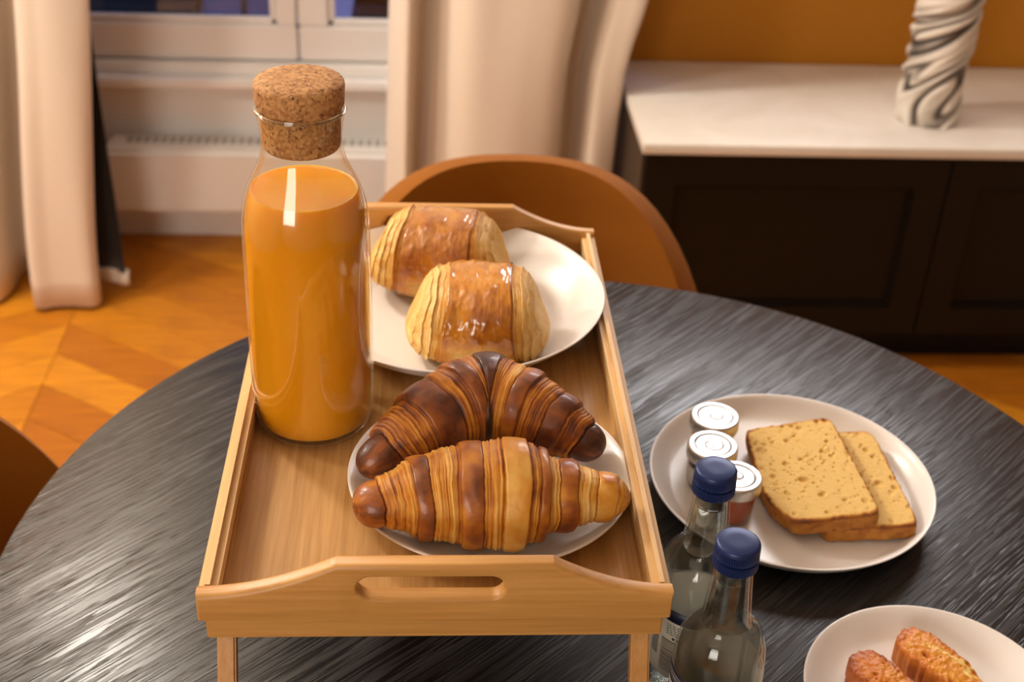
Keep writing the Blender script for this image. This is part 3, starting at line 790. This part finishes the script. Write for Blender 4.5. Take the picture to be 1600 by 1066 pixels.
# ================================================================== slabs: cake slices and golden bars
def slab(name, outline, thick, mat, label, cat, group, base, rot, seed, dome=0.0, pits=120, rings=70, na=360, streak=None, crust=.92, lump=.0012, body=.0, rim=.84):
    """outline: polygon (local xy), rounded; stands on z=0"""
    pts = np.array(outline, float); n = len(pts); dens = []
    for i in range(n):
        p, q = pts[i], pts[(i + 1) % n]
        for k in range(60): dens.append(p + (q - p) * k / 60)
    dens = np.array(dens)
    w_ = max(3, int(.012 / np.linalg.norm(dens[1] - dens[0])))
    for _ in range(3):
        dens = sum(np.roll(dens, k, 0) for k in range(-w_ // 2, w_ // 2 + 1)) / len(range(-w_ // 2, w_ // 2 + 1))
    seg = np.linalg.norm(np.roll(dens, -1, 0) - dens, axis=1); cum = np.r_[0, np.cumsum(seg)]
    tt = np.linspace(0, cum[-1], na, endpoint=False); ext = np.vstack([dens, dens[:1]])
    O = np.stack([np.interp(tt, cum, ext[:, 0]), np.interp(tt, cum, ext[:, 1])], 1)
    cen = O.mean(0)
    O = O + (O - cen) / np.linalg.norm(O - cen, axis=1)[:, None] * (lump * np.array([noise.fractal(Vector((p[0] * 160 + seed, p[1] * 160, 0)), 1, 2, 3) for p in O]))[:, None]
    r_ = random.Random(seed)
    V, B = [], []
    rho = np.r_[np.linspace(0.02, .96, rings), [.975, .988, .996, 1.0]]
    def top(xy, ro):
        zz = np.full(len(xy), thick) + dome * (1 - ro ** 2.2); 
        return zz
    pit = []
    mn, mx = O.min(0), O.max(0)
    for _ in range(pits):
        big = r_.random() < .10
        pit.append((r_.uniform(mn[0], mx[0]), r_.uniform(mn[1], mx[1]), r_.uniform(.0016, .0030) if big else r_.uniform(.0005, .0012), r_.uniform(.6, 1.6), r_.uniform(0, 3.14), r_.uniform(.5, 1)))
    for ro in rho:
        xy = cen + (O - cen) * ro; z = top(xy, ro)
        if ro > .96: z = z - (ro - .96) / .04 * .0016 * ((ro - .96) / .04)
        d = np.zeros(len(xy))
        for px, py, s, asp, an, dp in pit:
            dx, dy = xy[:, 0] - px, xy[:, 1] - py; ca_, sa_ = math.cos(an), math.sin(an)
            d = np.maximum(d, dp * np.exp(-(((dx * ca_ + dy * sa_) / s / asp) ** 2 + ((-dx * sa_ + dy * ca_) / s) ** 2) ** 2) * min(s * 1.3, .0026) / .0026)
        nn = np.array([noise.fractal(Vector((p[0] * 220 + seed, p[1] * 220, 3)), 1, 2, 3) for p in xy])
        z = z - d * .0034 * (ro < .97) + lump * .30 * nn
        V.append(np.c_[xy, z])
        nb = np.array([noise.fractal(Vector((p[0] * 60 + seed, p[1] * 60, 9)), 1, 2, 3) for p in xy])
        B.append(body + np.clip(.12 * nb, -.1, .3) + .22 * d + rim * sm(crust, 1.0, ro + .02 * nb) - (streak * np.exp(-((xy[:, 1] - .006 + .012 * nb) / .0035) ** 2) * sm(.034, .012, np.abs(xy[:, 0] - .008 + .02 * nb)) if streak else 0))  # pits darkened in the colour too, deepening their shade
    for k, h in enumerate((.85, .65, .45, .25, .10, .03, 0.0)):
        bul = 1 + .010 * math.sin(math.pi * h) - (.02 if h == 0 else 0)
        xy = cen + (O - cen) * bul; V.append(np.c_[xy, np.full(na, (thick - .0016) * h)])
        nb = np.array([noise.fractal(Vector((p[0] * 90 + seed, p[1] * 90, h * 2)), 1, 2, 3) for p in xy])
        B.append(body + rim * (.80 if mat is BREAD else .9) + .14 * nb)
    N = len(V); P = np.array(V); idx = np.arange(N * na).reshape(N, na)
    a, b = idx[:-1], idx[1:]; f = np.stack([a, np.roll(a, -1, 1), np.roll(b, -1, 1), b], -1).reshape(-1, 4).tolist()
    f.append(idx[0].tolist()); f.append(idx[-1].tolist()[::-1])
    o = pyd(name, P.reshape(-1, 3), f, mat, None, True, base); o.rotation_euler = rot
    fix_normals(o)
    attr(o, 'bake', np.clip(np.concatenate(B), 0, 1)); attr(o, 'layer', np.full(N * na, .6))
    return tag(o, label, cat, group)
TP = .0062
sl = [(-.047, .068), (.038, .074), (.046, -.074), (-.030, -.074), (-.046, -.046), (-.052, -.004), (-.049, .006)]
slab('cake_slice', [(-.043, .072), (.041, .070), (.044, -.073), (-.043, -.072)], .0155, BREAD, 'yellow cake slice lying flat underneath the other slice', 'cake slice', 'cake slices', (.3865, .3170, TP + .0030), (0, math.radians(-3.2), 0), 5, pits=240, lump=.0011)
slab('cake_slice', sl, .0155, BREAD, 'yellow cake slice on top, leaning over the lower slice', 'cake slice', 'cake slices', (.3490, .3190, TP + .0125), (math.radians(0), math.radians(-8.0), 0), 9, pits=420)
RP = .0062
an = math.atan2(-.055, .038)
bar = [(-.044, .0185), (-.034, .0195), (.045, .0185), (.045, -.0185), (-.036, -.0195), (-.0455, -.009)]
slab('golden_cake_bar', bar, .021, CAKE, 'golden cake bar with a pale streak, right one on the corner plate', 'cake bar', 'golden cake bars', (.3965, .0785, RP), (0, 0, an), 21, dome=.003, pits=30, rings=46, na=240, lump=.0030, streak=.45, body=.42, rim=.22, crust=.7)
slab('golden_cake_bar', bar, .021, CAKE, 'dark golden cake bar at the left on the corner plate', 'cake bar', 'golden cake bars', (.3500, .0535, RP), (0, 0, an - .05), 33, dome=.003, pits=30, rings=46, na=240, lump=.0030, body=.52, rim=.25, crust=.6)

# ================================================================== jam jars
def jar(loc, content, label, lab_mat, seed):
    j = thing('jam_jar', label, 'jar', loc, rng.uniform(0, 6), 'mini jam jars')
    o = [(0, .0), (.0170, .0), (.0186, .0008), (.0194, .003), (.0202, .016), (.0209, .028), (.0205, .0315), (.0198, .0335), (.0198, .038)]
    i = [(0, .002), (.0165, .002), (.0184, .0035), (.0192, .016), (.0199, .028), (.0190, .0335), (.0190, .038)]
    lathe('jar_glass', o + i[::-1], JAR_GLASS, j, 64, (0, 0, 0), 50)
    lathe('jam', [(0, .0022), (.0162, .0022), (.0181, .0037), (.0189, .016), (.0196, .028), (.0194, .0305), (0, .0305)], content, j, 64, (0, 0, 0), 50)
    if lab_mat:
        a0 = seed - j.rotation_euler.z; v, f = [], []
        for z in (.006, .0255):
            for k in range(41):
                a = a0 + 2.6 * (k / 40 - .5); r = np.interp(z, [.003, .016, .028], [.0194, .0202, .0209]) + .00025
                v.append((r * math.cos(a), r * math.sin(a), z))
        for k in range(40): f.append((k, k + 1, k + 42, k + 41))
        lb = pyd('paper_label', v, f, lab_mat, j, True, (0, 0, 0)); md = lb.modifiers.new('s', 'SOLIDIFY'); md.thickness = .0002; md.offset = 1
    # lid with pressed rings and a spiral groove
    prof_n, n = 60, 128; v, f = [], []; R = .0232; pr = []
    for q in range(prof_n + 1):
        r = R * .915 * q / prof_n; pr.append(r)
    rows = []
    for r in pr:
        st_ = len(v)
        for k in range(n):
            a = 2 * math.pi * k / n
            z = .0452 - .0009 * math.exp(-((r - .0166) / .0006) ** 2)
            z -= .0005 * (r < .0166)
            rs = .0040 + .0052 * (a / (2 * math.pi)) + (.0012 if seed > 3 else 0)
            z -= .0007 * math.exp(-((r - rs) / .0005) ** 2)
            z += .0004 * math.exp(-(r / .0035) ** 2)
            v.append((r * math.cos(a), r * math.sin(a), z))
        rows.append(st_)
    for r, z in ((R * .955, .0450), (R * .985, .0443), (R, .0430), (R * 1.0, .0370), (R * 1.012, .0350), (R * 1.005, .0336), (R * .965, .0334), (R * .95, .0355)):
        st_ = len(v)
        for k in range(n):
            a = 2 * math.pi * k / n; rr = r * (1 + (.006 * math.cos(a * 32) if .036 < z < .0431 else 0)); v.append((rr * math.cos(a), rr * math.sin(a), z))
        rows.append(st_)
    for a, b in zip(rows, rows[1:]):
        for k in range(n): f.append((a + k, a + (k + 1) % n, b + (k + 1) % n, b + k))
    lid = pyd('lid', v, f, SILVER, j, True, (0, 0, 0)); smooth_angle(lid, 60)
    v, f = [], []                        # dark line along the grooves, their shade painted in
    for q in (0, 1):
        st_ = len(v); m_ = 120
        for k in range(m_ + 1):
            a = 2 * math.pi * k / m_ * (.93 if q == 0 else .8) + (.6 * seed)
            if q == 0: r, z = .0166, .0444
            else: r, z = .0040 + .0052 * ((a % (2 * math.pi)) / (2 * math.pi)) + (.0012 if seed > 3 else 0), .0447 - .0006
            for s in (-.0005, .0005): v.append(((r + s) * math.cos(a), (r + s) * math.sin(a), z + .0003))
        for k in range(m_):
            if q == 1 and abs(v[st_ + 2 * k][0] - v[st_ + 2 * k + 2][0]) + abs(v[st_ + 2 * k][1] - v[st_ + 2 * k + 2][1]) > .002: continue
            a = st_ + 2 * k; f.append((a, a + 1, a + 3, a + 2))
    pyd('groove_line', v, f, GROOVE, lid, False, (0, 0, 0))
    return j
jar((.2665, .3760, TP), HONEY, 'mini honey jar with silver lid, farthest of the three on the plate', None, 1.0)
jar((.2560, .3300, TP), DARKJAM, 'mini dark jam jar with white paper label and silver lid', PAPER, 3.9)
jar((.2690, .2835, TP), REDJAM, 'mini orange red jam jar behind the near bottle caps', None, 2.2)

# ================================================================== water bottles
def bottle(loc, label, label_rot, kind):
    b = thing('water_bottle', label, 'bottle', loc, 0, 'small glass water bottles')
    o = [(0, .003), (.018, .0025), (.0245, .0), (.0285, .0015), (.0305, .005), (.0310, .012), (.0310, .118), (.0306, .128), (.0292, .137), (.0265, .1445), (.0230, .1495), (.0192, .1525), (.0178, .1545), (.0176, .1562), (.0168, .1580), (.0160, .164), (.0145, .180), (.0132, .195), (.0128, .203), (.0126, .219)]
    wall = .0020
    i = [(0, .0062)] + [(max(r - wall, .001), z + (.004 if z < .006 else 0)) for r, z in o[2:]]
    i[1] = (.0215, .0060)
    lathe('bottle_glass', o + i[::-1], BOTTLE_GLASS, b, 128, (0, 0, 0), 50)
    lv = .193
    wp = [(0, .0064)] + [(r - .00015, z + (.0004 if z < .01 else 0)) for r, z in i[1:] if z < lv - .003]
    rl = float(np.interp(lv, [z for r, z in i[6:]], [r for r, z in i[6:]]))
    wp += [(rl - .00015, lv), (rl - .0008, lv - .0009), (rl - .003, lv - .0014), (0, lv - .0015)]
    lathe('water', wp, WATER, b, 128, (0, 0, 0), 50)
    # screw cap: knurled skirt, groove, tamper band
    n = 180; v, f, rows = [], [], []
    for r, z, kn in ((.0, .2235, 0), (.006, .2236, 0), (.0128, .2234, 0), (.0138, .2229, 0), (.0145, .2217, 0), (.0147, .2195, 0), (.0147, .2185, 1), (.0148, .2135, 1), (.0148, .2128, 0), (.0131, .2128, 0), (.0131, .2113, 0), (.0150, .2112, 0), (.0151, .2100, 1), (.0151, .2062, 1), (.0150, .2045, 0), (.0146, .2039, 0), (.0134, .2039, 0), (.0134, .2080, 0)):
        rows.append(len(v))
        for k in range(n):
            a = 2 * math.pi * k / n; rr = max(r, .0001) * (1 - (.05 if kn and k % 3 == 0 else 0)); v.append((rr * math.cos(a), rr * math.sin(a), z))
    for a, c in zip(rows, rows[1:]):
        for k in range(n): f.append((a + k, a + (k + 1) % n, c + (k + 1) % n, c + k))
    cp = pyd('screw_cap', v, f, BLUE_CAP, b, True, (0, 0, 0)); fix_normals(cp); smooth_angle(cp, 35)
    R = .0310
    def patch(name, a0, a1, z0, z1, mat, par, lift=.00015, thick=.00012, n=36):
        v, f = [], []
        for z in (z0, z1):
            for k in range(n + 1):
                a = math.radians(a0 + (a1 - a0) * k / n); v.append(((R + lift) * math.cos(a), (R + lift) * math.sin(a), z))
        for k in range(n): f.append((k, k + 1, n + 2 + k, n + 1 + k))
        p = pyd(name, v, f, mat, par, True, (0, 0, 0)); md = p.modifiers.new('s', 'SOLIDIFY'); md.thickness = thick; md.offset = 1
        return p
    def marks(name, items, mat, par, lift=.0004):
        v, f = [], []
        for a0, a1, z0, z1 in items:
            m_ = max(1, int(abs(a1 - a0) / 4)); st_ = len(v)
            for z in (z0, z1):
                for k in range(m_ + 1):
                    a = math.radians(a0 + (a1 - a0) * k / m_); v.append(((R + lift) * math.cos(a), (R + lift) * math.sin(a), z))
            for k in range(m_): f.append((st_ + k, st_ + k + 1, st_ + m_ + 2 + k, st_ + m_ + 1 + k))
        p = pyd(name, v, f, mat, par, False, (0, 0, 0)); p['kind'] = 'stuff'; return p
    if kind == 'back':                  # white wrap-round label with a bar code, navy edge above
        lb = patch('paper_label', label_rot - 175, label_rot + 178, .046, .101, PAPER, b, n=120)
        patch('label_band', label_rot - 10, label_rot + 52, .101, .112, NAVY, b)
        rr = random.Random(4); it = []; z = .052
        while z < .082:
            h = rr.choice((.0004, .0006, .0009)); it.append((label_rot - 14, label_rot + 22, z, z + h)); z += h + rr.choice((.0005, .0008, .001))
        marks('barcode', it, INK, lb)
        it = []
        for q in range(5):
            zz = .0975 - q * .0021; a = label_rot - 8
            while a < label_rot + 34:
                wd = rr.uniform(2, 6); it.append((a, a + wd, zz - .0004, zz + .0004)); a += wd + 1.6
        for q in range(9): it.append((label_rot - 34 + q * 1.6, label_rot - 33.2 + q * 1.6, .062, .088))
        marks('small_print', it, INK, lb)
        marks('recycling_mark', [(label_rot + 2, label_rot + 6, .0845, .0868), (label_rot + 9, label_rot + 13, .0845, .0868), (label_rot - 47, label_rot - 42, .071, .079)], INK, lb)
    else:                                # navy front label with thin white lines
        lb = patch('paper_label', label_rot - 176, label_rot + 178, .046, .1155, PAPER, b, n=120)
        patch('label_band', label_rot - 62, label_rot + 62, .1018, .1156, NAVY, lb, .0003)
        marks('label_line', [(label_rot - 60, label_rot + 60, .1115, .1123), (label_rot - 60, label_rot + 60, .1055, .1061)], PAPER, lb, .0006)
        patch('label_panel', label_rot - 58, label_rot + 58, .050, .094, NAVY, lb, .0003)
        rr = random.Random(9); it = []; a = label_rot - 50
        while a < label_rot + 50:
            wd = rr.uniform(1.5, 4); it.append((a, a + wd, .1078, .1100)); a += wd + 1.2
        marks('small_print', it, PAPER, lb, .0006)
    return b
bottle((.1915, -.0020, 0), 'small glass water bottle with blue cap, nearest the camera', 222, 'front')
bottle((.1910, .0735, 0), 'small glass water bottle with blue cap standing behind the nearer one', 228, 'back')
